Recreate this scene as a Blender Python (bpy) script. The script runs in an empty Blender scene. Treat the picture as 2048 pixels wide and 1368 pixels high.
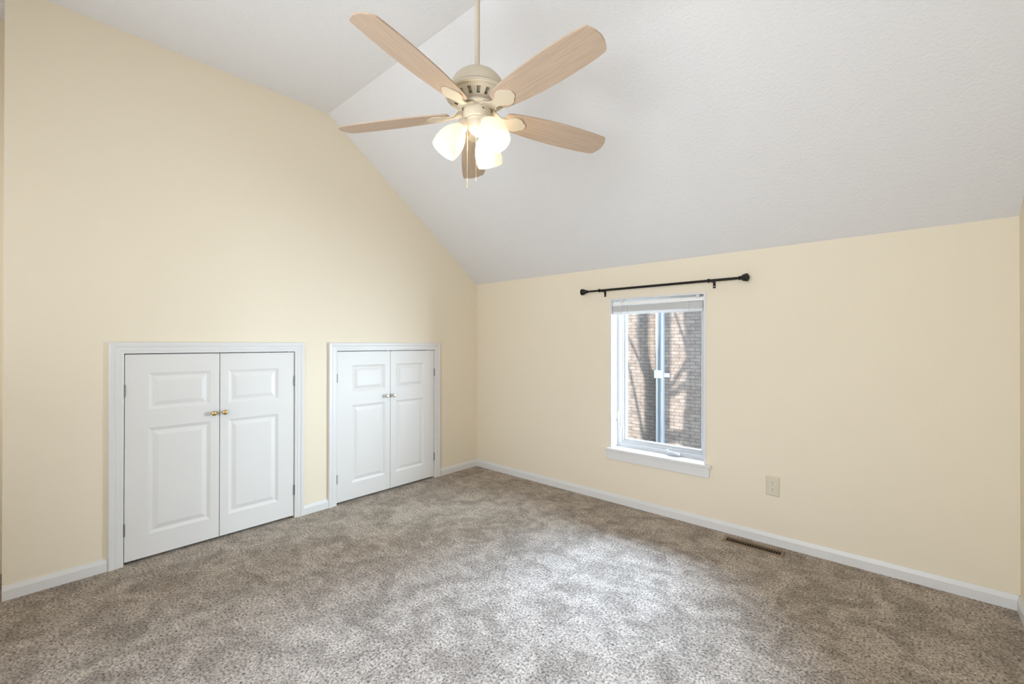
import bpy, bmesh, math, random
from mathutils import Vector, Matrix
PI = math.pi
random.seed(4)
sc = bpy.context.scene
COL = sc.collection

# ---------------------------------------------------------------- camera
H = 1.30
F_PX, YAW, PITCH, ROLL = 877.9, math.radians(41.631), math.radians(0.2011), math.radians(0.0637)
fw = Vector((-math.sin(YAW) * math.cos(PITCH), math.cos(YAW) * math.cos(PITCH), math.sin(PITCH)))
r0 = Vector((math.cos(YAW), math.sin(YAW), 0)); u0 = r0.cross(fw)
rr = r0 * math.cos(ROLL) + u0 * math.sin(ROLL); uu = u0 * math.cos(ROLL) - r0 * math.sin(ROLL)
cd = bpy.data.cameras.new('camera'); cam = bpy.data.objects.new('camera', cd); COL.objects.link(cam)
cd.sensor_fit = 'HORIZONTAL'; cd.sensor_width = 36; cd.lens = 36 * F_PX / 2048; cd.clip_start = 0.01
M = Matrix.Identity(4)
for i in range(3):
    M[i][0], M[i][1], M[i][2] = rr[i], uu[i], -fw[i]
M[0][3], M[1][3], M[2][3] = 3.39426, -3.25136, H
cam.matrix_world = M
sc.camera = cam

# ---------------------------------------------------------------- light and exposure
sc.view_settings.view_transform = 'Standard'; sc.view_settings.look = 'None'
sc.view_settings.gamma = 1; sc.view_settings.use_curve_mapping = False
sc.view_settings.exposure = 0.17
sc.cycles.diffuse_bounces = 7; sc.cycles.max_bounces = 14; sc.cycles.transparent_max_bounces = 12
sc.cycles.caustics_reflective = False; sc.cycles.caustics_refractive = False
sc.cycles.sample_clamp_indirect = 6
sc.cycles.use_denoising = True

wd = bpy.data.worlds.new('sky'); sc.world = wd; wd.use_nodes = True
bg = wd.node_tree.nodes['Background']; bg.inputs[0].default_value = (0.70, 0.84, 1.0, 1); bg.inputs[1].default_value = 0.75

SUN_DIR = Vector((-0.58, -0.55, 0.60)).normalized()          # towards the sun
def lamp(name, kind, loc, aim=None, energy=10, color=(1, 1, 1), **kw):
    l = bpy.data.lights.new(name, kind); o = bpy.data.objects.new(name, l); COL.objects.link(o)
    l.energy = energy; l.color = color; o.location = loc
    for k, v in kw.items(): setattr(l, k, v)
    if aim is not None:
        o.rotation_euler = (Vector(aim) - Vector(loc)).to_track_quat('-Z', 'Y').to_euler()
    return o
lamp('sun', 'SUN', (-6, 2, 8), Vector((-6, 2, 8)) - SUN_DIR, 19.5, (1.0, 0.94, 0.86), angle=0.016)
# open sky at the street end of the gap between the houses
lamp('sky_opening_light', 'AREA', (5.5, 2.85, 1.75), (1.97, 0.1, 1.1), 2700, (0.72, 0.845, 1.0), shape='RECTANGLE', size=3.0, size_y=4.4)
# sky above the gap
lamp('sky_overhead_light', 'AREA', (1.3, 4.3, 3.05), (1.97, 0.1, 1.0), 1450, (0.55, 0.71, 1.0), shape='RECTANGLE', size=4.6, size_y=2.2, spread=math.radians(100))
# added fill lamps behind the camera, one forward and one bounced off the ceiling
lamp('loft_fill_light', 'AREA', (2.95, -4.75, 1.4), (2.5, -1.0, 1.2), 48, (0.82, 0.895, 1.0), shape='RECTANGLE', size=1.8, size_y=1.9, spread=math.radians(130))
lamp('loft_fill_up_light', 'AREA', (1.7, -3.8, 0.4), (1.7, -2.5, 3.1), 13, (0.86, 0.91, 1.0), shape='RECTANGLE', size=1.8, size_y=0.8, spread=math.radians(100))

lamp('loft_fill_side_light', 'AREA', (0.7, -4.6, 1.6), (-0.4, -3.7, 1.6), 3.5, (0.9, 0.94, 1.0), shape='RECTANGLE', size=0.6, size_y=1.6, spread=math.radians(90))  # added fill lamp, brightens the wall sliver at the left edge

# ---------------------------------------------------------------- materials
def new_mat(name, color, rough=0.6, metal=0.0, spec=0.4):
    m = bpy.data.materials.new(name); m.use_nodes = True
    b = m.node_tree.nodes['Principled BSDF']
    b.inputs['Base Color'].default_value = (*color, 1); b.inputs['Roughness'].default_value = rough
    b.inputs['Metallic'].default_value = metal; b.inputs['Specular IOR Level'].default_value = spec
    return m
def nodes(m): return m.node_tree.nodes, m.node_tree.links, m.node_tree.nodes['Principled BSDF']
def coords(m, scale=(1, 1, 1)):
    n, l, b = nodes(m)
    tc = n.new('ShaderNodeTexCoord'); mp = n.new('ShaderNodeMapping'); mp.inputs['Scale'].default_value = scale
    l.new(tc.outputs['Object'], mp.inputs['Vector']); return mp.outputs['Vector']
def noise(m, vec, scale, detail=2, rough=0.5):
    n, l, b = nodes(m)
    t = n.new('ShaderNodeTexNoise'); t.inputs['Scale'].default_value = scale; t.inputs['Detail'].default_value = detail
    t.inputs['Roughness'].default_value = rough; l.new(vec, t.inputs['Vector']); return t.outputs['Fac']
def ramp(m, fac, stops):
    n, l, b = nodes(m)
    r = n.new('ShaderNodeValToRGB'); e = r.color_ramp.elements
    while len(e) < len(stops): e.new(0.5)
    for i, (p, c) in enumerate(stops): e[i].position = p; e[i].color = (*c, 1) if len(c) == 3 else c
    l.new(fac, r.inputs['Fac']); return r.outputs['Color']
def bump(m, height, strength, dist):
    n, l, b = nodes(m)
    bp = n.new('ShaderNodeBump'); bp.inputs['Strength'].default_value = strength; bp.inputs['Distance'].default_value = dist
    l.new(height, bp.inputs['Height']); l.new(bp.outputs['Normal'], b.inputs['Normal'])
def mix(m, a, b_, fac, mode='MIX'):
    n, l, b = nodes(m)
    x = n.new('ShaderNodeMix'); x.data_type = 'RGBA'; x.blend_type = mode
    for s, v in ((x.inputs[6], a), (x.inputs[7], b_), (x.inputs[0], fac)):
        if hasattr(v, 'links'): l.new(v, s)
        else: s.default_value = v if not isinstance(v, tuple) else (*v, 1)
    return x.outputs[2]

MAT = {}
m = MAT['wall'] = new_mat('cream_wall_paint', (0.80, 0.72, 0.575), 0.75, spec=0.2)
bump(m, noise(m, coords(m), 140, 2), 0.12, 0.002)
m = MAT['ceiling'] = new_mat('white_textured_ceiling', (0.745, 0.74, 0.74), 0.85, spec=0.15)
v = coords(m); bump(m, noise(m, v, 75, 3, 0.55), 0.5, 0.006)
m = MAT['trim'] = new_mat('white_trim_paint', (0.72, 0.715, 0.705), 0.38, spec=0.4)
bump(m, noise(m, coords(m), 60, 1), 0.03, 0.001)
m = MAT['door'] = new_mat('white_door_paint', (0.725, 0.712, 0.69), 0.42, spec=0.4)
bump(m, noise(m, coords(m, (6, 6, 0.8)), 60, 2), 0.04, 0.001)
MAT['vinyl'] = new_mat('white_vinyl', (0.56, 0.56, 0.56), 0.35)
m = MAT['blind'] = new_mat('white_blind_vinyl', (0.80, 0.80, 0.79), 0.4)
n, l, b = nodes(m); tr = n.new('ShaderNodeBsdfTranslucent'); tr.inputs[0].default_value = (0.8, 0.8, 0.78, 1)
mx = n.new('ShaderNodeMixShader'); mx.inputs[0].default_value = 0.25
l.new(b.outputs[0], mx.inputs[1]); l.new(tr.outputs[0], mx.inputs[2]); l.new(mx.outputs[0], n['Material Output'].inputs[0])
MAT['headrail'] = new_mat('bright_white_enamel', (0.90, 0.90, 0.89), 0.3)
MAT['dark'] = new_mat('dark_interior', (0.02, 0.018, 0.015), 0.9)
m = MAT['brass'] = new_mat('polished_brass', (0.72, 0.52, 0.20), 0.22, 1.0)
MAT['nickel'] = new_mat('satin_nickel', (0.62, 0.60, 0.55), 0.25, 1.0)
MAT['hinge'] = new_mat('grey_hinge_metal', (0.20, 0.195, 0.185), 0.45, 0.8)
MAT['black'] = new_mat('black_metal', (0.012, 0.010, 0.008), 0.35, 0.3)
MAT['fan'] = new_mat('ivory_enamel', (0.60, 0.53, 0.41), 0.35)
MAT['fan_dark'] = new_mat('ivory_enamel_inside', (0.42, 0.38, 0.26), 0.6)
MAT['plate'] = new_mat('ivory_plastic_plate', (0.66, 0.60, 0.47), 0.35)
MAT['socket'] = new_mat('pale_socket_plastic', (0.70, 0.65, 0.54), 0.35)
MAT['slot'] = new_mat('dark_slot', (0.03, 0.025, 0.02), 0.8)
m = MAT['register'] = new_mat('brown_register_enamel', (0.20, 0.135, 0.075), 0.45)
m = MAT['chain'] = new_mat('pale_bead_chain', (0.80, 0.70, 0.52), 0.3, 0.6)

# carpet: flecked cut pile with patches where the pile lies over
m = MAT['carpet'] = new_mat('brown_grey_cut_pile', (0.3, 0.25, 0.2), 0.95, spec=0.05)
v = coords(m)
f1 = ramp(m, noise(m, v, 95, 3, 0.7), [(0.33, (0.05, 0.037, 0.028)), (0.47, (0.35, 0.29, 0.23)), (0.66, (0.62, 0.54, 0.455))])
v2 = coords(m, (1.15, 1.0, 1))
q1 = noise(m, v2, 5.2, 5, 0.62); q1.node.inputs['Distortion'].default_value = 0.9
pt = ramp(m, q1, [(0.36, (0.75, 0.73, 0.71)), (0.47, (0.91, 0.90, 0.89)), (0.525, (1.05, 1.05, 1.05)), (0.64, (1.18, 1.185, 1.19))])
q2 = noise(m, coords(m, (0.8, 1.3, 1)), 13.0, 4, 0.6); q2.node.inputs['Distortion'].default_value = 0.6
pt = mix(m, pt, ramp(m, q2, [(0.40, (0.86, 0.855, 0.85)), (0.52, (1.0, 1.0, 1.0)), (0.62, (1.10, 1.10, 1.10))]), 1.0, 'MULTIPLY')
c = mix(m, f1, pt, 1.0, 'MULTIPLY')
n, l, b = nodes(m); l.new(c, b.inputs['Base Color'])
bump(m, noise(m, v, 230, 2, 0.7), 0.7, 0.008)
b.inputs['Sheen Weight'].default_value = 0.15

# fan blade: pale limed oak, grain along the blade
m = MAT['blade'] = new_mat('limed_oak_blade', (0.6, 0.5, 0.4), 0.45)
v = coords(m, (1.6, 26, 26))
g = ramp(m, noise(m, v, 4.0, 5, 0.6), [(0.30, (0.44, 0.325, 0.235)), (0.50, (0.49, 0.37, 0.27)), (0.70, (0.55, 0.425, 0.32))])
n, l, b = nodes(m); l.new(g, b.inputs['Base Color'])

# lit frosted glass shade
m = MAT['shade'] = new_mat('lit_frosted_glass', (0.42, 0.40, 0.36), 0.5)
n, l, b = nodes(m)
b.inputs['Emission Color'].default_value = (1.0, 0.84, 0.56, 1); b.inputs['Emission Strength'].default_value = 0.72
m = MAT['bulb'] = new_mat('lit_bulb', (1, 1, 1), 0.5)
n, l, b = nodes(m)
b.inputs['Emission Color'].default_value = (1.0, 0.86, 0.62, 1); b.inputs['Emission Strength'].default_value = 6.0

# window pane, screen
def glassy(name, tint, refl):
    m = bpy.data.materials.new(name); m.use_nodes = True; n = m.node_tree.nodes; l = m.node_tree.links
    for q in list(n):
        if q.type != 'OUTPUT_MATERIAL': n.remove(q)
    out = [q for q in n if q.type == 'OUTPUT_MATERIAL'][0]
    t = n.new('ShaderNodeBsdfTransparent'); t.inputs[0].default_value = (*tint, 1)
    g = n.new('ShaderNodeBsdfGlossy'); g.inputs['Roughness'].default_value = 0.02
    lw = n.new('ShaderNodeLayerWeight'); lw.inputs[0].default_value = 0.5
    pw = n.new('ShaderNodeMath'); pw.operation = 'POWER'; l.new(lw.outputs['Facing'], pw.inputs[0]); pw.inputs[1].default_value = 4.0
    fr = n.new('ShaderNodeMath'); fr.operation = 'MULTIPLY_ADD'; l.new(pw.outputs[0], fr.inputs[0]); fr.inputs[1].default_value = 0.6; fr.inputs[2].default_value = refl
    x = n.new('ShaderNodeMixShader'); l.new(fr.outputs[0], x.inputs[0]); l.new(t.outputs[0], x.inputs[1]); l.new(g.outputs[0], x.inputs[2])
    l.new(x.outputs[0], out.inputs[0]); return m
MAT['glass'] = glassy('window_glass', (0.93, 0.96, 0.96), 0.015)
m = bpy.data.materials.new('insect_mesh'); m.use_nodes = True; n = m.node_tree.nodes; l = m.node_tree.links
t = n.new('ShaderNodeBsdfTransparent'); x = n.new('ShaderNodeMixShader'); x.inputs[0].default_value = 0.085
b = n['Principled BSDF']; b.inputs['Base Color'].default_value = (0.38, 0.41, 0.46, 1); b.inputs['Roughness'].default_value = 0.6
l.new(t.outputs[0], x.inputs[1]); l.new(b.outputs[0], x.inputs[2]); l.new(x.outputs[0], n['Material Output'].inputs[0])
MAT['screen'] = m

# brick
m = MAT['brick'] = new_mat('weathered_brick', (0.2, 0.15, 0.12), 0.9, spec=0.1)
n, l, b = nodes(m)
tc = n.new('ShaderNodeTexCoord'); sx = n.new('ShaderNodeSeparateXYZ'); cx = n.new('ShaderNodeCombineXYZ')
l.new(tc.outputs['Object'], sx.inputs[0]); l.new(sx.outputs['X'], cx.inputs['X']); l.new(sx.outputs['Z'], cx.inputs['Y'])
bt = n.new('ShaderNodeTexBrick'); l.new(cx.outputs[0], bt.inputs['Vector'])
bt.inputs['Scale'].default_value = 1.0; bt.inputs['Brick Width'].default_value = 0.205; bt.inputs['Row Height'].default_value = 0.068
bt.inputs['Mortar Size'].default_value = 0.006; bt.inputs['Mortar Smooth'].default_value = 0.2; bt.inputs['Bias'].default_value = 0.0
bt.inputs['Color1'].default_value = (0.165, 0.13, 0.115, 1); bt.inputs['Color2'].default_value = (0.21, 0.174, 0.157, 1)
bt.inputs['Mortar'].default_value = (0.085, 0.072, 0.064, 1)
nz = noise(m, cx.outputs[0], 9, 3)
c = mix(m, bt.outputs['Color'], ramp(m, nz, [(0.3, (0.75, 0.75, 0.75)), (0.7, (1.2, 1.15, 1.1))]), 1.0, 'MULTIPLY')
l.new(c, b.inputs['Base Color'])
MAT['downspout'] = new_mat('white_painted_metal', (0.22, 0.235, 0.26), 0.4)
m = MAT['bark'] = new_mat('grey_bark', (0.12, 0.10, 0.08), 0.95)
bump(m, noise(m, coords(m, (1, 1, 0.2)), 30, 3), 0.8, 0.02)
m = MAT['ground'] = new_mat('lawn_ground', (0.14, 0.15, 0.09), 0.95)
n, l, b = nodes(m); l.new(ramp(m, noise(m, coords(m), 6, 4), [(0.3, (0.10, 0.11, 0.06)), (0.7, (0.20, 0.19, 0.13))]), b.inputs['Base Color'])

# ---------------------------------------------------------------- mesh helpers
class MB:
    def __init__(s): s.v = []; s.f = []
    def add(s, verts, faces):
        k = len(s.v); s.v += [Vector(p) for p in verts]; s.f += [tuple(i + k for i in f) for f in faces]; return s
    def box(s, x0, x1, y0, y1, z0, z1):
        return s.add([(x0, y0, z0), (x1, y0, z0), (x1, y1, z0), (x0, y1, z0), (x0, y0, z1), (x1, y0, z1), (x1, y1, z1), (x0, y1, z1)],
                     [(0, 3, 2, 1), (4, 5, 6, 7), (0, 1, 5, 4), (1, 2, 6, 5), (2, 3, 7, 6), (3, 0, 4, 7)])
    def prism(s, poly, e):
        """poly: 3D points of a planar outline; e: extrusion vector"""
        n_ = len(poly); e = Vector(e); P = [Vector(p) for p in poly]
        return s.add(P + [p + e for p in P], [tuple(range(n_ - 1, -1, -1)), tuple(range(n_, 2 * n_))] + [(i, (i + 1) % n_, n_ + (i + 1) % n_, n_ + i) for i in range(n_)])
    def tube(s, pts, rad, seg=12, cap=True):
        pts = [Vector(p) for p in pts]; n_ = len(pts)
        if not isinstance(rad, (list, tuple)): rad = [rad] * n_
        ref = None; rings = []
        for i, p in enumerate(pts):
            t = (pts[min(i + 1, n_ - 1)] - pts[max(i - 1, 0)]).normalized()
            if ref is None: ref = Vector((0, 0, 1)) if abs(t.z) < 0.9 else Vector((1, 0, 0))
            a = (ref - t * ref.dot(t)).normalized(); ref = a; b_ = t.cross(a)
            rings.append([p + (a * math.cos(2 * PI * k / seg) + b_ * math.sin(2 * PI * k / seg)) * rad[i] for k in range(seg)])
        V = [q for r in rings for q in r]; Fc = []
        for i in range(n_ - 1):
            for k in range(seg): Fc.append((i * seg + k, i * seg + (k + 1) % seg, (i + 1) * seg + (k + 1) % seg, (i + 1) * seg + k))
        if cap: Fc += [tuple(range(seg - 1, -1, -1)), tuple(range((n_ - 1) * seg, n_ * seg))]
        return s.add(V, Fc)
    def lathe(s, prof, seg=32, mat=None, skip=None):
        """prof: (r, z) pairs about local Z; mat: 4x4 placing; skip(i,k) leaves a face out"""
        mat = mat or Matrix.Identity(4); V = []; Fc = []; n_ = len(prof)
        for (r, z) in prof:
            for k in range(seg):
                a = 2 * PI * k / seg; V.append(mat @ Vector((r * math.cos(a), r * math.sin(a), z)))
        for i in range(n_ - 1):
            for k in range(seg):
                if skip and skip(i, k): continue
                Fc.append((i * seg + k, i * seg + (k + 1) % seg, (i + 1) * seg + (k + 1) % seg, (i + 1) * seg + k))
        return s.add(V, Fc)
    def build(s, name, mat, parent=None, smooth=False, bevel=0.0, loc=None, auto=False):
        origin = Vector((0, 0, 0))
        if parent is not None and loc is None: origin = parent.get('_o') and Vector(parent['_o']) or world_loc(parent)
        me = bpy.data.meshes.new(name)
        me.from_pydata([tuple(p - origin) for p in s.v], [], s.f); me.update()
        bm = bmesh.new(); bm.from_mesh(me); bmesh.ops.remove_doubles(bm, verts=bm.verts, dist=1e-6)
        bmesh.ops.recalc_face_normals(bm, faces=bm.faces); bm.to_mesh(me); bm.free()
        o = bpy.data.objects.new(name, me); COL.objects.link(o); me.materials.append(mat)
        if parent is not None: o.parent = parent
        if smooth:
            for p in me.polygons: p.use_smooth = True
            if auto: me.set_sharp_from_angle(angle=math.radians(38))
        if bevel:
            b_ = o.modifiers.new('edge', 'BEVEL'); b_.width = bevel; b_.segments = 2; b_.limit_method = 'ANGLE'; b_.angle_limit = math.radians(35)
        return o
def world_loc(o):
    p = Vector((0, 0, 0))
    while o is not None: p = p + o.location; o = o.parent
    return p
def tag(o, label, cat=None, group=None, kind=None):
    o['label'] = label
    if cat: o['category'] = cat
    if group: o['group'] = group
    if kind: o['kind'] = kind
    return o
def thing(name, loc, label, cat, group=None, kind=None):
    o = bpy.data.objects.new(name, None); COL.objects.link(o); o.location = loc; o.empty_display_size = 0.05
    return tag(o, label, cat, group, kind)
def struct(o, label, cat): return tag(o, label, cat, None, 'structure')

# ---------------------------------------------------------------- room shell
XR, YB, ZE, YC, ZC = 3.824, -3.302, 1.927, -1.6235, 3.121       # right wall, wall return, eave, crease, flat ceiling
YL = -5.0                                                       # end of the loft area
def ceil_z(y): return ZC if y <= YC else ZE + (ZC - ZE) * (y / YC)

def grid_wall(us, holes, place, top):
    """columns between us; holes = (u0,u1,z0,z1); place(u,z,side) gives a 3D point; top(u) the upper edge"""
    mb = MB()
    for u0, u1 in zip(us[:-1], us[1:]):
        hs = [h for h in holes if h[0] <= u0 + 1e-6 and h[1] >= u1 - 1e-6]
        spans = [(-0.05, None)] if not hs else [(-0.05, hs[0][2]), (hs[0][3], None)]
        for z0, z1 in spans:
            if z1 is not None and z1 - z0 < 1e-3: continue
            a = z1 if z1 is not None else top(u0); c_ = z1 if z1 is not None else top(u1)
            q = [place(u0, z0, 0), place(u1, z0, 0), place(u1, c_, 0), place(u0, a, 0)]
            e = Vector(place(u0, z0, 1)) - Vector(q[0])
            mb.prism(q, e)
    return mb
CL_A = (-2.841, -1.879); CL_B = (-1.553, -0.569); CL_TOP = 1.238
o = grid_wall([YB, CL_A[0], CL_A[1], YC, CL_B[0], CL_B[1], 0.2],
              [(CL_A[0], CL_A[1], -0.05, CL_TOP), (CL_B[0], CL_B[1], -0.05, CL_TOP)],
              lambda u, z, s_: (-0.12 * s_, u, z), lambda u: ceil_z(u) + 0.02).build('wall_left', MAT['wall'])
struct(o, 'cream painted wall with two low white double closets', 'wall')
WX0, WX1, WZ0, WZ1 = 1.588, 2.354, 0.420, 1.671
o = grid_wall([-0.12, WX0, WX1, XR + 0.12], [(WX0, WX1, WZ0, WZ1)], lambda u, z, s_: (u, 0.2 * s_, z), lambda u: ZE + 0.02).build('wall_window', MAT['wall'])
struct(o, 'low cream wall holding the single window', 'wall')
o = grid_wall([YL - 0.15, YC, 0.2], [], lambda u, z, s_: (XR + 0.12 * s_, u, z), lambda u: ceil_z(u) + 0.02).build('wall_right', MAT['wall'])
struct(o, 'cream wall at the right edge of the picture', 'wall')
XL = -0.4                                                      # the loft area is wider than the room on the left
o = MB().box(XL - 0.12, -0.12, YB, YB + 0.12, -0.05, ZC + 0.02).build('wall_return', MAT['wall'])
struct(o, 'cream wall return turning the corner at the left edge of the picture', 'wall')
o = MB().box(XL - 0.12, XR + 0.12, YL - 0.12, YL, -0.05, ZC + 0.02).build('wall_loft', MAT['wall'])
struct(o, 'cream far wall of the loft area behind the camera', 'wall')
o = MB().box(XL - 0.12, XL, YL, YB + 0.12, -0.05, ZC + 0.02).build('wall_loft_side', MAT['wall'])
struct(o, 'sliver of lighter cream wall beyond the left edge of the closet wall', 'wall')
o = MB().box(XL - 0.12, XR + 0.12, YL - 0.12, 0.2, -0.12, 0.0).build('floor', MAT['carpet']); struct(o, 'brown grey flecked cut-pile carpet floor', 'floor')
T = 0.12
prof = [(0.2, ceil_z(0) - (ZC - ZE) / YC * -0.2 * 1.0), (YC, ZC), (YL - 0.15, ZC), (YL - 0.15, ZC + T), (YC - 0.0, ZC + T), (0.2, ceil_z(0) + T - 0.10)]
slope = (ZC - ZE) / YC
prof[0] = (0.2, ZE + slope * 0.2); prof[5] = (0.2, ZE + slope * 0.2 + T)
o = MB().prism([(XL - 0.12, y, z) for y, z in prof], (XR + 0.24 - XL, 0, 0)).build('ceiling', MAT['ceiling'])
struct(o, 'white textured vaulted ceiling, flat then sloping down to the window wall', 'ceiling')

# baseboards
BH, BT = 0.072, 0.013
BPROF = [(0, 0), (BT, 0), (BT, 0.049), (0.010, 0.058), (0.007, 0.066), (0.005, BH), (0, BH)]
def baseboard(name, p0, p1, out, label):
    p0, p1, out = Vector(p0), Vector(p1), Vector(out)
    o = MB().prism([p0 + out * d + Vector((0, 0, z)) for d, z in BPROF], p1 - p0).build(name, MAT['trim'])
    return struct(o, label, 'baseboard')
baseboard('baseboard_left', (0, YB, 0), (0, -2.909, 0), (1, 0, 0), 'white baseboard left of the near closet')
baseboard('baseboard_left', (0, -1.812, 0), (0, -1.620, 0), (1, 0, 0), 'short white baseboard between the two closets')
baseboard('baseboard_left', (0, -0.497, 0), (0, 0, 0), (1, 0, 0), 'white baseboard between the far closet and the corner')
baseboard('baseboard_window', (0, 0, 0), (XR, 0, 0), (0, -1, 0), 'long white baseboard under the window')
baseboard('baseboard_right', (XR, 0, 0), (XR, YL, 0), (-1, 0, 0), 'white baseboard on the right wall')

# ---------------------------------------------------------------- low closets in the left wall
def casing_mesh(y0, y1, zt, w=0.067):
    P = [(0, 0), (0, 0.009), (0.006, 0.0115), (0.016, 0.0115), (0.019, 0.0135), (0.034, 0.0145), (0.038, 0.0125), (0.044, 0.0165), (w - 0.006, 0.0185), (w, 0.016), (w, 0)]
    mb = MB(); V = []; n_ = len(P)
    for d, t in P:
        V += [(t, y0 - d, 0), (t, y0 - d, zt + d), (t, y1 + d, zt + d), (t, y1 + d, 0)]
    Fc = []
    for i in range(n_ - 1):
        for k in range(3): Fc.append((i * 4 + k, i * 4 + k + 1, (i + 1) * 4 + k + 1, (i + 1) * 4 + k))
    Fc += [tuple(i * 4 for i in range(n_)), tuple(i * 4 + 3 for i in range(n_ - 1, -1, -1))]
    return mb.add(V, Fc)
def leaf_mesh(y0, y1, z0, z1, panels, xf=0.002, th=0.034):
    """a moulded door leaf: flat face with sunk-and-raised panels"""
    mb = MB()
    py0, py1 = panels[0][0], panels[0][1]
    ps = sorted(panels, key=lambda q: q[2])
    def quad(a, b_, c_, d): mb.add([a, b_, c_, d], [(0, 1, 2, 3)])
    def fr(ya, yb, za, zb): quad((xf, ya, za), (xf, yb, za), (xf, yb, zb), (xf, ya, zb))
    fr(y0, py0, z0, z1); fr(py1, y1, z0, z1)
    zz = z0
    for q in ps: fr(py0, py1, zz, q[2]); zz = q[3]
    fr(py0, py1, zz, z1)
    for (a, b_, za, zb) in ps:
        loops = []
        for d, x in ((0, 0), (0.003, -0.0015), (0.018, -0.0085), (0.023, -0.0085), (0.046, -0.0015), (0.050, -0.001)):
            loops.append([(xf + x, a + d, za + d), (xf + x, b_ - d, za + d), (xf + x, b_ - d, zb - d), (xf + x, a + d, zb - d)])
        for L0, L1 in zip(loops[:-1], loops[1:]):
            for k in range(4): quad(L0[k], L0[(k + 1) % 4], L1[(k + 1) % 4], L1[k])
        quad(*loops[-1])
    xb = xf - th
    quad((xb, y0, z0), (xb, y0, z1), (xb, y1, z1), (xb, y1, z0))
    for (a, b_) in (((y0, z0), (y1, z0)), ((y1, z0), (y1, z1)), ((y1, z1), (y0, z1)), ((y0, z1), (y0, z0))):
        quad((xf, *a), (xb, *a), (xb, *b_), (xf, *b_))
    return mb
def knob_mb(y, z, long_):
    mt = Matrix.Translation((0.002, y, z)) @ Matrix.Rotation(PI / 2, 4, 'Y')
    if long_: pr = [(0.0, 0), (0.011, 0), (0.0115, 0.004), (0.007, 0.008), (0.0065, 0.018), (0.011, 0.024), (0.0155, 0.031), (0.0155, 0.036), (0.011, 0.041), (0.0, 0.0425)]
    else: pr = [(0.0, 0), (0.009, 0), (0.009, 0.003), (0.006, 0.006), (0.0065, 0.012), (0.013, 0.017), (0.0158, 0.023), (0.0150, 0.029), (0.0095, 0.034), (0.0, 0.0358)]
    return MB().lathe(pr, 24, mt)
def closet(label, y0, y1, mid, pl, pr_, knob_mat, knobs, long_, knob_label, rcas):
    root = thing('storage_closet', (0, (y0 + y1) / 2, 0), label, 'closet')
    casing_mesh(y0, y1, CL_TOP, 0.067).build('door_casing', MAT['trim'], root)
    ib = MB()                                                      # carcass behind the doors
    ib.box(-0.50, -0.49, y0 - 0.02, y1 + 0.02, 0, CL_TOP + 0.02); ib.box(-0.5, -0.12, y0 - 0.02, y0 - 0.005, 0, CL_TOP + 0.02)
    ib.box(-0.5, -0.12, y1 + 0.005, y1 + 0.02, 0, CL_TOP + 0.02); ib.box(-0.5, -0.12, y0 - 0.02, y1 + 0.02, CL_TOP + 0.005, CL_TOP + 0.02)
    ib.box(-0.5, 0.0, y0 - 0.02, y1 + 0.02, -0.03, -0.001)
    struct(ib.build('wall_closet', MAT['dark']), 'dark closet enclosure behind ' + ('the nearer' if y0 < -2 else 'the farther') + ' low doors', 'wall')
    for side, (a, b_, pan) in enumerate(((y0 + 0.004, mid - 0.002, pl), (mid + 0.002, y1 - 0.004, pr_))):
        d = leaf_mesh(a, b_, 0.018, CL_TOP - 0.005, [(pan[0], pan[1], 0.150, 0.789), (pan[0], pan[1], 0.899, 1.120)]).build('door', MAT['door'], root)
        k = knob_mb(knobs[side], 0.840, long_).build('knob', knob_mat, d, smooth=True, auto=True); k['label'] = knob_label
        hy = a - 0.0025 if side == 0 else b_ + 0.0025
        for hz in (0.207, 1.020):
            hm = MB()
            for q in range(5): hm.lathe([(0, 0), (0.0045, 0), (0.0045, 0.0138), (0, 0.0138)], 12, Matrix.Translation((0.0065, hy, hz - 0.036 + q * 0.0146)))
            hm.box(0.001, 0.004, hy - 0.003, hy + 0.003, hz - 0.036, hz + 0.037)
            h_ = hm.build('hinge', MAT['hinge'], d); h_['label'] = 'small grey metal hinge'
    for ca_, cb_ in ((-0.045, -0.012), (0.012, 0.04)): MB().box(-0.006, 0.006, mid + ca_, mid + cb_, CL_TOP - 0.006, CL_TOP - 0.001).build('door_catch', MAT['hinge'], root)
    return root
closet('low white double-door closet nearest the camera, with round yellow brass knobs', CL_A[0], CL_A[1], -2.359,
       (-2.729, -2.411), (-2.309, -1.992), MAT['brass'], (-2.397, -2.335), False, 'round polished brass knob', 0.067)
closet('low white double-door closet nearer the corner, with pale silvery knobs', CL_B[0], CL_B[1], -1.058,
       (-1.421, -1.110), (-1.000, -0.693), MAT['nickel'], (-1.104, -1.034), True, 'pale nickel knob on a neck', 0.067)

# ---------------------------------------------------------------- window
win = thing('window_1', (1.97, 0.1, 0.444), 'white casement window with painted reveal, overlooking a brick house', 'window', kind='structure')
IX0, IX1, IZ0, IZ1 = 1.603, 2.335, 0.444, 1.656
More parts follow.
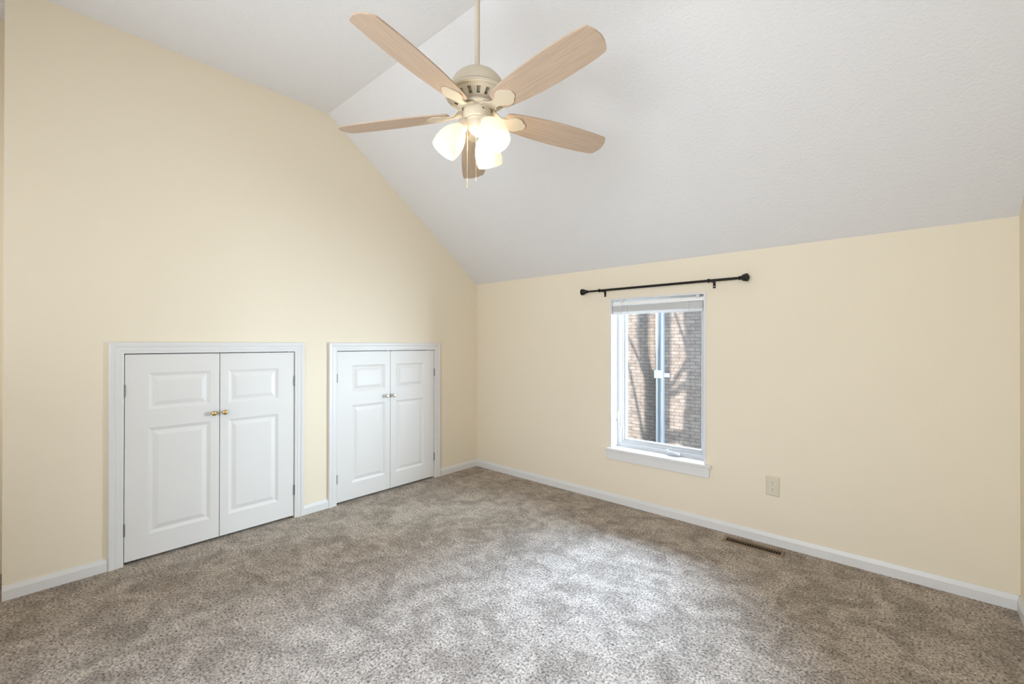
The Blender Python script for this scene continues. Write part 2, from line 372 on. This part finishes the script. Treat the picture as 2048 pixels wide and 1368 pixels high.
# jamb liner (three sides), slightly proud of the wall
jm = MB()
JF = -0.004
jm.prism([(WX0, JF, IZ0), (IX0, JF, IZ0), (IX0, JF, IZ1), (IX1, JF, IZ1), (IX1, JF, IZ0), (WX1, JF, IZ0), (WX1, JF, WZ1), (WX0, JF, WZ1)], (0, 0.2 - JF, 0))
jm.build('window_jamb', MAT['trim'], win, bevel=0.003)
MB().box(1.550, 2.392, -0.030, 0.0, 0.424, IZ0).box(WX0, WX1, 0.0, 0.2, 0.422, IZ0).build('window_sill', MAT['trim'], win, bevel=0.003)
MB().box(1.561, 2.376, -0.016, 0.0, 0.352, 0.424).build('sill_apron', MAT['trim'], win, bevel=0.002)
def rect_frame(x0, x1, z0, z1, w, y0, y1, chamfer=0.0):
    mb = MB()
    loops = []
    for d, y in ((0, y1), (0, y0), (w - chamfer, y0), (w, y0 + chamfer), (w, y1)):
        loops.append([(x0 + d, y, z0 + d), (x1 - d, y, z0 + d), (x1 - d, y, z1 - d), (x0 + d, y, z1 - d)])
    loops.append(loops[0])
    for L0, L1 in zip(loops[:-1], loops[1:]):
        for k in range(4): mb.add([L0[k], L0[(k + 1) % 4], L1[(k + 1) % 4], L1[k]], [(0, 1, 2, 3)])
    return mb
rect_frame(IX0, IX1, IZ0, IZ1, 0.012, 0.100, 0.19, 0.002).build('window_frame', MAT['vinyl'], win)
rect_frame(IX0 + 0.012, IX1 - 0.012, IZ0 + 0.012, IZ1 - 0.012, 0.022, 0.104, 0.19, 0.003).build('frame_stop', MAT['vinyl'], win)
sash = rect_frame(IX0 + 0.034, IX1 - 0.034, IZ0 + 0.034, IZ1 - 0.034, 0.012, 0.118, 0.19, 0.002).build('sash', MAT['vinyl'], win)
rect_frame(IX0 + 0.046, IX1 - 0.046, IZ0 + 0.046, IZ1 - 0.046, 0.016, 0.134, 0.1655, 0.004).build('glazing_bead', MAT['vinyl'], sash)
gx0, gx1, gz0, gz1 = IX0 + 0.060, IX1 - 0.060, IZ0 + 0.060, IZ1 - 0.060
MB().box(gx0, gx1, 0.160, 0.164, gz0, gz1).build('glass_pane', MAT['glass'], sash)
MB().add([(gx0 - 0.01, 0.140, gz0 - 0.01), (gx1 + 0.01, 0.140, gz0 - 0.01), (gx1 + 0.01, 0.140, gz1 + 0.01), (gx0 - 0.01, 0.140, gz1 + 0.01)], [(0, 1, 2, 3)]).build('insect_screen', MAT['screen'], sash)
# folding crank on the bottom frame
ck = MB().prism([(2.030, 0.100, IZ0), (2.145, 0.100, IZ0), (2.130, 0.100, 0.468), (2.035, 0.100, 0.472)], (0, -0.022, 0)).build('crank_handle', MAT['vinyl'], win, bevel=0.004)
MB().tube([(2.045, 0.074, 0.466), (2.080, 0.070, 0.469), (2.130, 0.070, 0.460), (2.140, 0.072, 0.457)], [0.006, 0.007, 0.008, 0.006], 10).tube([(2.046, 0.074, 0.462), (2.042, 0.072, 0.484)], [0.006, 0.0085], 10).build('folding_arm', MAT['vinyl'], ck, smooth=True, auto=True)
# sash lock on the left frame
lk = MB().prism([(1.618 + 0.009 * math.cos(a), 0.104, 0.655 + 0.068 * math.sin(a)) for a in [2 * PI * k / 20 for k in range(20)]], (0, -0.006, 0)).build('lock_plate', MAT['vinyl'], win)
MB().tube([(1.620, 0.094, 0.655), (1.622, 0.082, 0.675), (1.623, 0.080, 0.715), (1.622, 0.086, 0.735)], [0.008, 0.008, 0.007, 0.005], 10).build('lock_lever', MAT['vinyl'], lk, smooth=True, auto=True)

# ---------------------------------------------------------------- raised mini blind
bl = thing('window_blind', (1.96, 0.03, 1.655), 'white mini blind pulled up to a stack at the top of the window', 'blind')
BX0, BX1 = 1.606, 2.322
MB().prism([(BX0 - 0.002, 0.012, 1.6130), (BX0 - 0.002, 0.020, 1.6405), (BX0 - 0.002, 0.048, 1.6405), (BX0 - 0.002, 0.048, 1.6115), (BX0 - 0.002, 0.014, 1.6115)], (BX1 + 0.012 - BX0, 0, 0)).build('headrail', MAT['headrail'], bl, bevel=0.0012)
st = MB()
def slat(z, y=0.032):
    pts = [(-0.0125, 0.0), (-0.006, 0.0016), (0, 0.0022), (0.006, 0.0016), (0.0125, 0.0)]
    top = [(BX0, y + a, z + h_) for a, h_ in pts]; bot = [(BX0, y + a, z + h_ - 0.0016) for a, h_ in reversed(pts)]
    return MB().prism(top + bot, (BX1 - BX0, 0, 0))
NS = 25
for k in range(NS):
    s_ = slat(1.6075 - k * 0.0019, 0.032 + random.uniform(-0.0008, 0.0008)).build('slat', MAT['blind'], bl)
MB().box(BX0, BX1, 0.020, 0.044, 1.538, 1.5595).build('bottom_rail', MAT['blind'], bl, bevel=0.003)
for cxp in (1.735, 2.225):
    MB().box(cxp - 0.0012, cxp + 0.0012, 0.0175, 0.0187, 1.538, 1.615).box(cxp - 0.0012, cxp + 0.0012, 0.0455, 0.0467, 1.538, 1.615).build('ladder_cord', MAT['vinyl'], bl)
for cxp in (1.690, 2.290):
    MB().box(cxp - 0.012, cxp + 0.012, 0.014, 0.05, 1.652, 1.6565).box(cxp - 0.012, cxp + 0.012, 0.010, 0.0135, 1.632, 1.6565).build('mounting_bracket', MAT['blind'], bl)
wn = MB().tube([(1.692, 0.012, 1.618), (1.692, 0.009, 1.60), (1.692, 0.009, 0.62)], 0.003, 8).build('tilt_wand', MAT['vinyl'], bl)

# ---------------------------------------------------------------- curtain rod
cr = thing('curtain_rod', (1.98, -0.06, 1.738), 'black metal curtain rod on two brackets above the window', 'curtain rod')
RZ, RY = 1.738, -0.06
def xt(x0, x1, r_, seg=20): return MB().tube([(x0, RY, RZ), (x1, RY, RZ)], r_, seg)
xt(1.540, 2.590, 0.0094).build('rod', MAT['black'], cr, smooth=True, auto=True)
xt(1.392, 1.545, 0.0080).build('inner_rod', MAT['black'], cr, smooth=True, auto=True)
for x, sgn in ((1.402, -1), (2.585, 1)):
    mt = Matrix.Translation((x, RY, RZ)) @ Matrix.Rotation(sgn * PI / 2, 4, 'Y') @ Matrix.Rotation(PI / 8, 4, 'Z')
    MB().lathe([(0, -0.004), (0.0145, -0.004), (0.0145, 0.003), (0.0105, 0.006), (0.014, 0.010), (0.0215, 0.020), (0.0255, 0.032), (0.0275, 0.044), (0.0275, 0.050), (0.022, 0.053), (0.010, 0.060), (0, 0.061)], 8, mt).build('finial', MAT['black'], cr)
for x in (1.544, 2.408):
    b_ = MB().box(x - 0.0085, x + 0.0085, -0.003, 0.0, 1.690, 1.748)
    b_.box(x - 0.006, x + 0.006, RY + 0.006, -0.003, 1.727, 1.7305)
    b_.tube([(x, RY + 0.010, 1.729), (x, RY, RZ - 0.011), (x, RY - 0.011, RZ - 0.003), (x, RY - 0.011, RZ + 0.004)], 0.003, 8)
    br = b_.build('bracket', MAT['black'], cr)
    MB().lathe([(0.0115, -0.006), (0.0140, -0.006), (0.0140, 0.006), (0.0115, 0.006)], 20, Matrix.Translation((x - 0.02, RY, RZ)) @ Matrix.Rotation(PI / 2, 4, 'Y')).lathe([(0.0078, -0.006), (0.0140, -0.006)], 20, Matrix.Translation((x - 0.02, RY, RZ)) @ Matrix.Rotation(PI / 2, 4, 'Y')).lathe([(0.0078, 0.006), (0.0140, 0.006)], 20, Matrix.Translation((x - 0.02, RY, RZ)) @ Matrix.Rotation(PI / 2, 4, 'Y')).build('rod_clip', MAT['black'], br)
    MB().lathe([(0, 0.0035), (0.003, 0.003), (0.0035, 0)], 10, Matrix.Translation((x, -0.003, 1.703)) @ Matrix.Rotation(PI / 2, 4, 'X')).build('screw', MAT['nickel'], br)

# ---------------------------------------------------------------- outlet
ot = thing('wall_outlet', (2.766, 0, 0.378), 'ivory duplex electrical outlet low on the wall right of the window', 'outlet')
OX, OZ = 2.766, 0.378
pm = MB(); L = []
for d, y in ((0, 0), (0, -0.0015), (0.0045, -0.0055), (0.008, -0.006)):
    L.append([(OX - 0.040 + d, y, OZ - 0.063 + d), (OX + 0.040 - d, y, OZ - 0.063 + d), (OX + 0.040 - d, y, OZ + 0.063 - d), (OX - 0.040 + d, y, OZ + 0.063 - d)])
for L0, L1 in zip(L[:-1], L[1:]):
    for k in range(4): pm.add([L0[k], L0[(k + 1) % 4], L1[(k + 1) % 4], L1[k]], [(0, 1, 2, 3)])
pm.add(L[-1], [(0, 1, 2, 3)]); pm.build('cover_plate', MAT['plate'], ot)
for dz in (0.0195, -0.0195):
    z = OZ + dz
    pts = [(0.0172 * math.cos(a), max(-0.0118, min(0.0118, 0.0172 * math.sin(a)))) for a in [2 * PI * k / 40 for k in range(40)]]
    rc = MB().prism([(OX + a, -0.006, z + b_ * 1.15) for a, b_ in pts], (0, -0.002, 0)).build('receptacle', MAT['socket'], ot)
    sm = MB().box(OX - 0.0075, OX - 0.0051, -0.0084, -0.0078, z + 0.0005, z + 0.0095).box(OX + 0.0053, OX + 0.0077, -0.0084, -0.0078, z + 0.001, z + 0.0085)
    sm.prism([(OX + 0.0026 * math.cos(a), -0.0078, z - 0.0072 + 0.0028 * math.sin(a)) for a in [2 * PI * k / 12 for k in range(12)]], (0, -0.0006, 0))
    sm.build('socket_slots', MAT['slot'], rc)
MB().lathe([(0, 0.0018), (0.002, 0.0014), (0.0028, 0)], 12, Matrix.Translation((OX, -0.006, OZ)) @ Matrix.Rotation(PI / 2, 4, 'X')).build('plate_screw', MAT['plate'], ot)

# ---------------------------------------------------------------- floor register
fr_ = thing('floor_register', (2.677, -0.122, 0), 'brown slotted metal floor register in the carpet beside the baseboard', 'floor vent')
X0, X1, Y0, Y1 = 2.502, 2.853, -0.170, -0.076
rm = MB(); zt = 0.009
sx0, sx1, sy0, sy1 = 2.522, 2.834, -0.155, -0.097
L = [[(X0, Y0, 0.0005), (X1, Y0, 0.0005), (X1, Y1, 0.0005), (X0, Y1, 0.0005)], [(X0 + 0.004, Y0 + 0.004, zt), (X1 - 0.004, Y0 + 0.004, zt), (X1 - 0.004, Y1 - 0.004, zt), (X0 + 0.004, Y1 - 0.004, zt)],
     [(sx0, sy0, zt), (sx1, sy0, zt), (sx1, sy1, zt), (sx0, sy1, zt)], [(sx0, sy0, 0.001), (sx1, sy0, 0.001), (sx1, sy1, 0.001), (sx0, sy1, 0.001)]]
for L0, L1 in zip(L[:-1], L[1:]):
    for k in range(4): rm.add([L0[k], L0[(k + 1) % 4], L1[(k + 1) % 4], L1[k]], [(0, 1, 2, 3)])
rg = rm.build('register_frame', MAT['register'], fr_)
NB = 23; gm = MB()
for k in range(1, NB):
    x = sx0 + (sx1 - sx0) * k / NB
    gm.box(x - 0.0011, x + 0.0011, sy0, sy1, 0.005, zt - 0.001)
gm.build('register_slats', MAT['register'], fr_)
MB().box(sx0, sx1, sy0, sy1, 0.0006, 0.0014).build('duct_shade_sheet', MAT['dark'], fr_)  # near-black sheet on the floor stands in for the shade down the duct

# ---------------------------------------------------------------- ceiling fan
FX, FY = 2.0065, -1.9205
fan = thing('ceiling_fan', (FX, FY, ZC), 'ivory five-blade ceiling fan with three lit glass shades on a long downrod', 'ceiling fan')
def FT(z=0): return Matrix.Translation((FX, FY, z))
MB().lathe([(0, 3.121), (0.066, 3.121), (0.066, 3.10), (0.055, 3.075), (0.030, 3.055), (0.015, 3.050), (0, 3.050)], 40, FT()).build('canopy', MAT['fan'], fan, smooth=True, auto=True)
MB().tube([(FX, FY, 3.06), (FX, FY, 2.50)], 0.0112, 20).build('downrod', MAT['fan'], fan, smooth=True, auto=True)
dome = [(0, 2.506), (0.015, 2.508), (0.017, 2.498)] + [(0.120 * math.sin(a), 2.400 + 0.096 * math.cos(a)) for a in [PI / 2 * k / 14 for k in range(2, 15)]] + [(0.117, 2.3985), (0.104, 2.3985)]
MB().lathe(dome, 64, FT()).build('motor_housing', MAT['fan'], fan, smooth=True, auto=True)
bowl = [(0.104, 2.392), (0.128, 2.392), (0.136, 2.388), (0.139, 2.382), (0.139, 2.375), (0.134, 2.371), (0.129, 2.373), (0.124, 2.376), (0.119, 2.374), (0.107, 2.3675), (0.079, 2.3525), (0.073, 2.349), (0.069, 2.344), (0.064, 2.343), (0.060, 2.335), (0.0, 2.335)]
MB().lathe(bowl, 80, FT(), skip=lambda i, k: i == 9 and k % 5 in (0, 1)).build('vented_cover', MAT['fan'], fan, smooth=True, auto=True)
MB().lathe([(0.112, 2.399), (0.110, 2.380), (0.070, 2.360), (0.0, 2.360)], 40, FT()).build('motor_core', MAT['fan_dark'], fan, smooth=True)
MB().lathe([(0.060, 2.338), (0.083, 2.336), (0.086, 2.330), (0.084, 2.322), (0.066, 2.319), (0.063, 2.324), (0.0, 2.326)], 48, FT()).build('flywheel_ring', MAT['fan'], fan, smooth=True, auto=True)
sw = MB().lathe([(0, 2.326), (0.0610, 2.326), (0.0615, 2.286), (0.0595, 2.278), (0.054, 2.275), (0.0, 2.275)], 48, FT()).build('switch_housing', MAT['fan'], fan, smooth=True, auto=True)
ca = math.atan2(-3.251 - FY, 3.394 - FX)                     # azimuth from fan to the doorway
for da, r_ in ((0.42, 0.0035), (0.55, 0.0018)):
    a = ca + da
    MB().lathe([(0, 0), (r_, 0), (r_, 0.0012), (0, 0.0012)], 10, Matrix.Translation((FX + 0.0605 * math.cos(a), FY + 0.0605 * math.sin(a), 2.303)) @ Matrix.Rotation(a, 4, 'Z') @ Matrix.Rotation(PI / 2, 4, 'Y')).build('switch_hole', MAT['slot'], sw)
MB().lathe([(0, 2.277), (0.047, 2.277), (0.048, 2.272), (0.044, 2.267), (0.045, 2.252), (0.040, 2.236), (0.029, 2.222), (0.015, 2.214), (0.010, 2.206), (0.0, 2.203)], 40, FT()).build('light_fitter', MAT['fan'], fan, smooth=True, auto=True)

# blades and their irons
def blade_outline():
    half = [(0.128, 0.030), (0.133, 0.041), (0.145, 0.0475), (0.18, 0.0535), (0.24, 0.0605), (0.32, 0.0665), (0.40, 0.0692), (0.48, 0.0688), (0.55, 0.0660), (0.60, 0.0622), (0.630, 0.0588), (0.640, 0.0545)]
    tip = [(0.647, 0.043), (0.655, 0.024), (0.659, 0.008)]
    up = half + tip
    return up + [(x, -y) for x, y in reversed(up)] + [(0.126, -0.018), (0.1255, 0.0), (0.126, 0.018)]
def iron_outline():
    up = [(0.060, 0.034), (0.080, 0.027), (0.100, 0.0185), (0.118, 0.0165), (0.134, 0.019), (0.150, 0.028), (0.163, 0.0385), (0.180, 0.0405), (0.196, 0.0375), (0.206, 0.0300), (0.215, 0.0215), (0.222, 0.0195), (0.229, 0.0110)]
    return up + [(0.2315, 0.0)] + [(x, -y) for x, y in reversed(up)]
BZ = 2.306; P_ANG = math.radians(13.5)
def strip_solid(out, zfun, th, xf):
    """closed plate from an outline symmetric in y, following zfun(x)"""
    n_ = len(out); V = [xf @ Vector((x, y, zfun(x, y))) for x, y in out] + [xf @ Vector((x, y, zfun(x, y) - th)) for x, y in out]
    return V
def plate_mb(out, zfun, th):
    up = [p for p in out if p[1] > 1e-6]; 
    xs = sorted({round(p[0], 5) for p in out})
    def hw(x):
        best = 0
        pts = sorted([(p[0], p[1]) for p in up] + [(xs[0], 0.0 if not any(abs(p[0] - xs[0]) < 1e-6 for p in up) else max(p[1] for p in up if abs(p[0] - xs[0]) < 1e-6)), (xs[-1], 0.0)])
        for (a, ya), (b_, yb) in zip(pts[:-1], pts[1:]):
            if a - 1e-9 <= x <= b_ + 1e-9: best = max(best, ya + (yb - ya) * ((x - a) / (b_ - a) if b_ > a else 0))
        return best
    grid = []; rows = [-1, -0.5, 0, 0.5, 1]
    X = []
    for a, b_ in zip(xs[:-1], xs[1:]):
        k = max(1, int((b_ - a) / 0.02)); X += [a + (b_ - a) * i / k for i in range(k)]
    X.append(xs[-1])
    V = []; Fc = []
    for s_ in (0, 1):
        for x in X:
            h_ = max(hw(x), 0.0005)
            for t in rows: V.append((x, t * h_, zfun(x, t * h_) - s_ * th))
    nx, nr = len(X), len(rows)
    for s_ in (0, 1):
        for i in range(nx - 1):
            for j in range(nr - 1):
                q = [s_ * nx * nr + i * nr + j, s_ * nx * nr + (i + 1) * nr + j, s_ * nx * nr + (i + 1) * nr + j + 1, s_ * nx * nr + i * nr + j + 1]
                Fc.append(tuple(q if s_ == 0 else reversed(q)))
    def side(a, b_): Fc.append((a, b_, b_ + nx * nr, a + nx * nr))
    for i in range(nx - 1): side(i * nr, (i + 1) * nr); side((i + 1) * nr + nr - 1, i * nr + nr - 1)
    for j in range(nr - 1): side(j + 1, j); side((nx - 1) * nr + j, (nx - 1) * nr + j + 1)
    return MB().add(V, Fc)
tp = math.tan(P_ANG)
blade_me = plate_mb(blade_outline(), lambda x, y: -y * tp + 0.003, 0.006)
def iron_z(x, y):
    w = max(0.0, min(1.0, (x - 0.072) / 0.040)); w = w * w * (3 - 2 * w)
    return (1 - w) * 0.013 + w * (-y * tp - 0.0035) - 0.0
iron_me = plate_mb(iron_outline(), iron_z, 0.005)
ridge_pts = [(0.128, 0.0), (0.16, 0.0), (0.20, 0.0), (0.226, 0.0)]
PH0 = 4.9218
first = None
for k in range(5):
    if first is None:
        b_ = blade_me.build('blade', MAT['blade'], fan, loc=0, smooth=True, auto=True)
        ir = iron_me.build('blade_iron', MAT['fan'], b_, loc=0, smooth=True, auto=True)
        rg_ = MB().tube([(x, y, iron_z(x, y) - 0.0048) for x, y in ridge_pts], [0.001, 0.0025, 0.0025, 0.001], 8)
        first = (b_, ir)
    else:
        b_ = first[0].copy(); COL.objects.link(b_); b_.parent = fan
        ir = first[1].copy(); COL.objects.link(ir); ir.parent = b_
    b_.location = (0, 0, BZ - ZC); b_.rotation_euler = (0, -(0.012, 0.004, -0.034, -0.050, -0.016)[k], PH0 + k * 2 * PI / 5)   # the blades hang a little out of true

# three lamp shades
SH = [(0.0, 0.019), (0.006, 0.022), (0.014, 0.029), (0.030, 0.0410), (0.052, 0.0520), (0.078, 0.0595), (0.104, 0.0615), (0.124, 0.0600), (0.138, 0.0575)]
TILT = math.radians(34)
for dphi in (-85, 35, 155):
    a = ca + math.radians(dphi)
    hv = Vector((math.cos(a), math.sin(a), 0)); ax = (hv * math.sin(TILT) + Vector((0, 0, -1)) * math.cos(TILT)).normalized()
    neck = Vector((FX, FY, 2.246)) + hv * 0.068
    q = Vector((0, 0, 1)).rotation_difference(ax).to_matrix().to_4x4()
    mt = Matrix.Translation(neck) @ q
    prof_ = [(r_, d) for d, r_ in SH] + [(0.0555, 0.1385)] + [(r_ - 0.0028, d) for d, r_ in reversed(SH[1:])] + [(0.015, 0.003), (0, 0.003)]
    sh = MB().lathe(prof_, 40, mt).build('lamp_shade', MAT['shade'], fan, smooth=True, auto=True)
    MB().lathe([(0, -0.030), (0.016, -0.030), (0.021, -0.022), (0.025, -0.004), (0.027, 0.004), (0.024, 0.008), (0, 0.008)], 28, mt).tube([Vector((FX, FY, 2.262)) + hv * 0.030, neck + ax * -0.024], [0.017, 0.015], 16).build('shade_holder', MAT['fan'], sh, smooth=True, auto=True)
    bulb = [(0, 0.008), (0.012, 0.010), (0.013, 0.028), (0.020, 0.048), (0.026, 0.066), (0.024, 0.082), (0.014, 0.093), (0, 0.096)]
    MB().lathe(bulb, 24, mt).build('light_bulb', MAT['bulb'], sh, smooth=True)
    p = neck + ax * 0.115
    lamp('fan_bulb_and_fill_light', 'POINT', p, None, 1.2, (1.0, 0.82, 0.60), shadow_soft_size=0.03)
lamp('fan_bulb_and_fill_light', 'POINT', (FX, FY, 2.165), None, 1.7, (1.0, 0.84, 0.62), shadow_soft_size=0.02)     # added lamp without a bulb, strengthens the glow of the three bulbs
# pull chains
for (dx, zb, z0, lab) in ((-0.043, 1.972, 2.242, 'long'), (-0.005, 1.984, 2.235, 'short')):
    rdir = Vector((math.cos(YAW), math.sin(YAW), 0))
    p = Vector((FX, FY, 0)) + rdir * dx + Vector((math.cos(ca), math.sin(ca), 0)) * 0.024
    cm = MB().tube([(p.x, p.y, z0), (p.x, p.y, zb + 0.03)], 0.0011, 6)
    zc = z0
    while zc > zb + 0.03:
        cm.lathe([(0, 0.0016), (0.0015, 0.0008), (0.0015, -0.0008), (0, -0.0016)], 6, Matrix.Translation((p.x, p.y, zc))); zc -= 0.0045
    ch = cm.build('pull_chain', MAT['chain'], fan)
    if lab == 'long': MB().lathe([(0, zb + 0.042), (0.002, zb + 0.040), (0.0032, zb + 0.030), (0.0032, zb + 0.008), (0.0042, zb + 0.004), (0.003, zb), (0, zb)], 12, Matrix.Translation((p.x, p.y, 0))).build('chain_pull', MAT['chain'], ch, smooth=True, auto=True)
    else: MB().lathe([(0, zb + 0.034), (0.002, zb + 0.031), (0.003, zb + 0.024), (0.003, zb + 0.018), (0.0, zb + 0.014)], 12, Matrix.Translation((p.x, p.y, 0))).build('chain_pull', MAT['chain'], ch, smooth=True, auto=True)

# ---------------------------------------------------------------- outside
YN = 5.5
nh = thing('neighboring_house', (-3, YN, -3.2), 'brick house wall with a white downspout seen through the window glass', 'house')
MB().box(-10, 3.0, YN, YN + 6, -3.2, 4.2).build('brick_wall', MAT['brick'], nh)
DXC = None
Cc = Vector((3.39426, -3.25136, H))
def wall_pt(px, py):
    d = fw * F_PX + rr * (px - 1024) - uu * (py - 684)
    return Cc + d * ((YN - Cc.y) / d.y)
dxl = -0.375; dw = 0.155
dsm = MB()
z0_, z1_ = -3.2, 4.2
dsm.prism([(dxl, YN - 0.01, z0_), (dxl, YN - 0.095, z0_), (dxl + 0.022, YN - 0.110, z0_), (dxl + 0.040, YN - 0.090, z0_), (dxl + 0.085, YN - 0.090, z0_), (dxl + 0.100, YN - 0.110, z0_), (dxl + 0.130, YN - 0.110, z0_), (dxl + dw, YN - 0.09, z0_), (dxl + dw, YN - 0.01, z0_)], (0, 0, z1_ - z0_))
ds = dsm.build('downspout', MAT['downspout'], nh)
MB().box(dxl - 0.02, dxl + dw - 0.02, YN - 0.118, YN, 0.60, 0.76).box(dxl + dw - 0.02, dxl + dw + 0.10, YN - 0.02, YN, 0.62, 0.70).build('downspout_bracket', MAT['vinyl'], ds)
o = MB().box(-40, 60, 0.2, 60, -3.4, -3.2).build('ground', MAT['ground']); struct(o, 'lawn between the two houses, below the window', 'ground')

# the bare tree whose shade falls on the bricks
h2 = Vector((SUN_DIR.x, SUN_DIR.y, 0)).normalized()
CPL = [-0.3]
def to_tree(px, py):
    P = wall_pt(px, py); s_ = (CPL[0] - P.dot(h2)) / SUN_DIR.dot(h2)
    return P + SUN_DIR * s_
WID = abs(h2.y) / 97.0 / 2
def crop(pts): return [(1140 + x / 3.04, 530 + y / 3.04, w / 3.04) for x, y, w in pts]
def limb(pts):
    q = crop(pts); P = [to_tree(x, y) for x, y, w in q]; R = [max(0.006, w * WID) for x, y, w in q]
    return P, R
def smooth_line(P, R, n_=5):
    out, rad = [], []
    for i in range(len(P) - 1):
        p0, p1, p2, p3 = P[max(i - 1, 0)], P[i], P[i + 1], P[min(i + 2, len(P) - 1)]
        for k in range(n_):
            t = k / n_
            out.append(0.5 * ((2 * p1) + (p2 - p0) * t + (2 * p0 - 5 * p1 + 4 * p2 - p3) * t * t + (3 * p1 - p0 - 3 * p2 + p3) * t ** 3)); rad.append(R[i] + (R[i + 1] - R[i]) * t)
    return out + [P[-1]], rad + [R[-1]]
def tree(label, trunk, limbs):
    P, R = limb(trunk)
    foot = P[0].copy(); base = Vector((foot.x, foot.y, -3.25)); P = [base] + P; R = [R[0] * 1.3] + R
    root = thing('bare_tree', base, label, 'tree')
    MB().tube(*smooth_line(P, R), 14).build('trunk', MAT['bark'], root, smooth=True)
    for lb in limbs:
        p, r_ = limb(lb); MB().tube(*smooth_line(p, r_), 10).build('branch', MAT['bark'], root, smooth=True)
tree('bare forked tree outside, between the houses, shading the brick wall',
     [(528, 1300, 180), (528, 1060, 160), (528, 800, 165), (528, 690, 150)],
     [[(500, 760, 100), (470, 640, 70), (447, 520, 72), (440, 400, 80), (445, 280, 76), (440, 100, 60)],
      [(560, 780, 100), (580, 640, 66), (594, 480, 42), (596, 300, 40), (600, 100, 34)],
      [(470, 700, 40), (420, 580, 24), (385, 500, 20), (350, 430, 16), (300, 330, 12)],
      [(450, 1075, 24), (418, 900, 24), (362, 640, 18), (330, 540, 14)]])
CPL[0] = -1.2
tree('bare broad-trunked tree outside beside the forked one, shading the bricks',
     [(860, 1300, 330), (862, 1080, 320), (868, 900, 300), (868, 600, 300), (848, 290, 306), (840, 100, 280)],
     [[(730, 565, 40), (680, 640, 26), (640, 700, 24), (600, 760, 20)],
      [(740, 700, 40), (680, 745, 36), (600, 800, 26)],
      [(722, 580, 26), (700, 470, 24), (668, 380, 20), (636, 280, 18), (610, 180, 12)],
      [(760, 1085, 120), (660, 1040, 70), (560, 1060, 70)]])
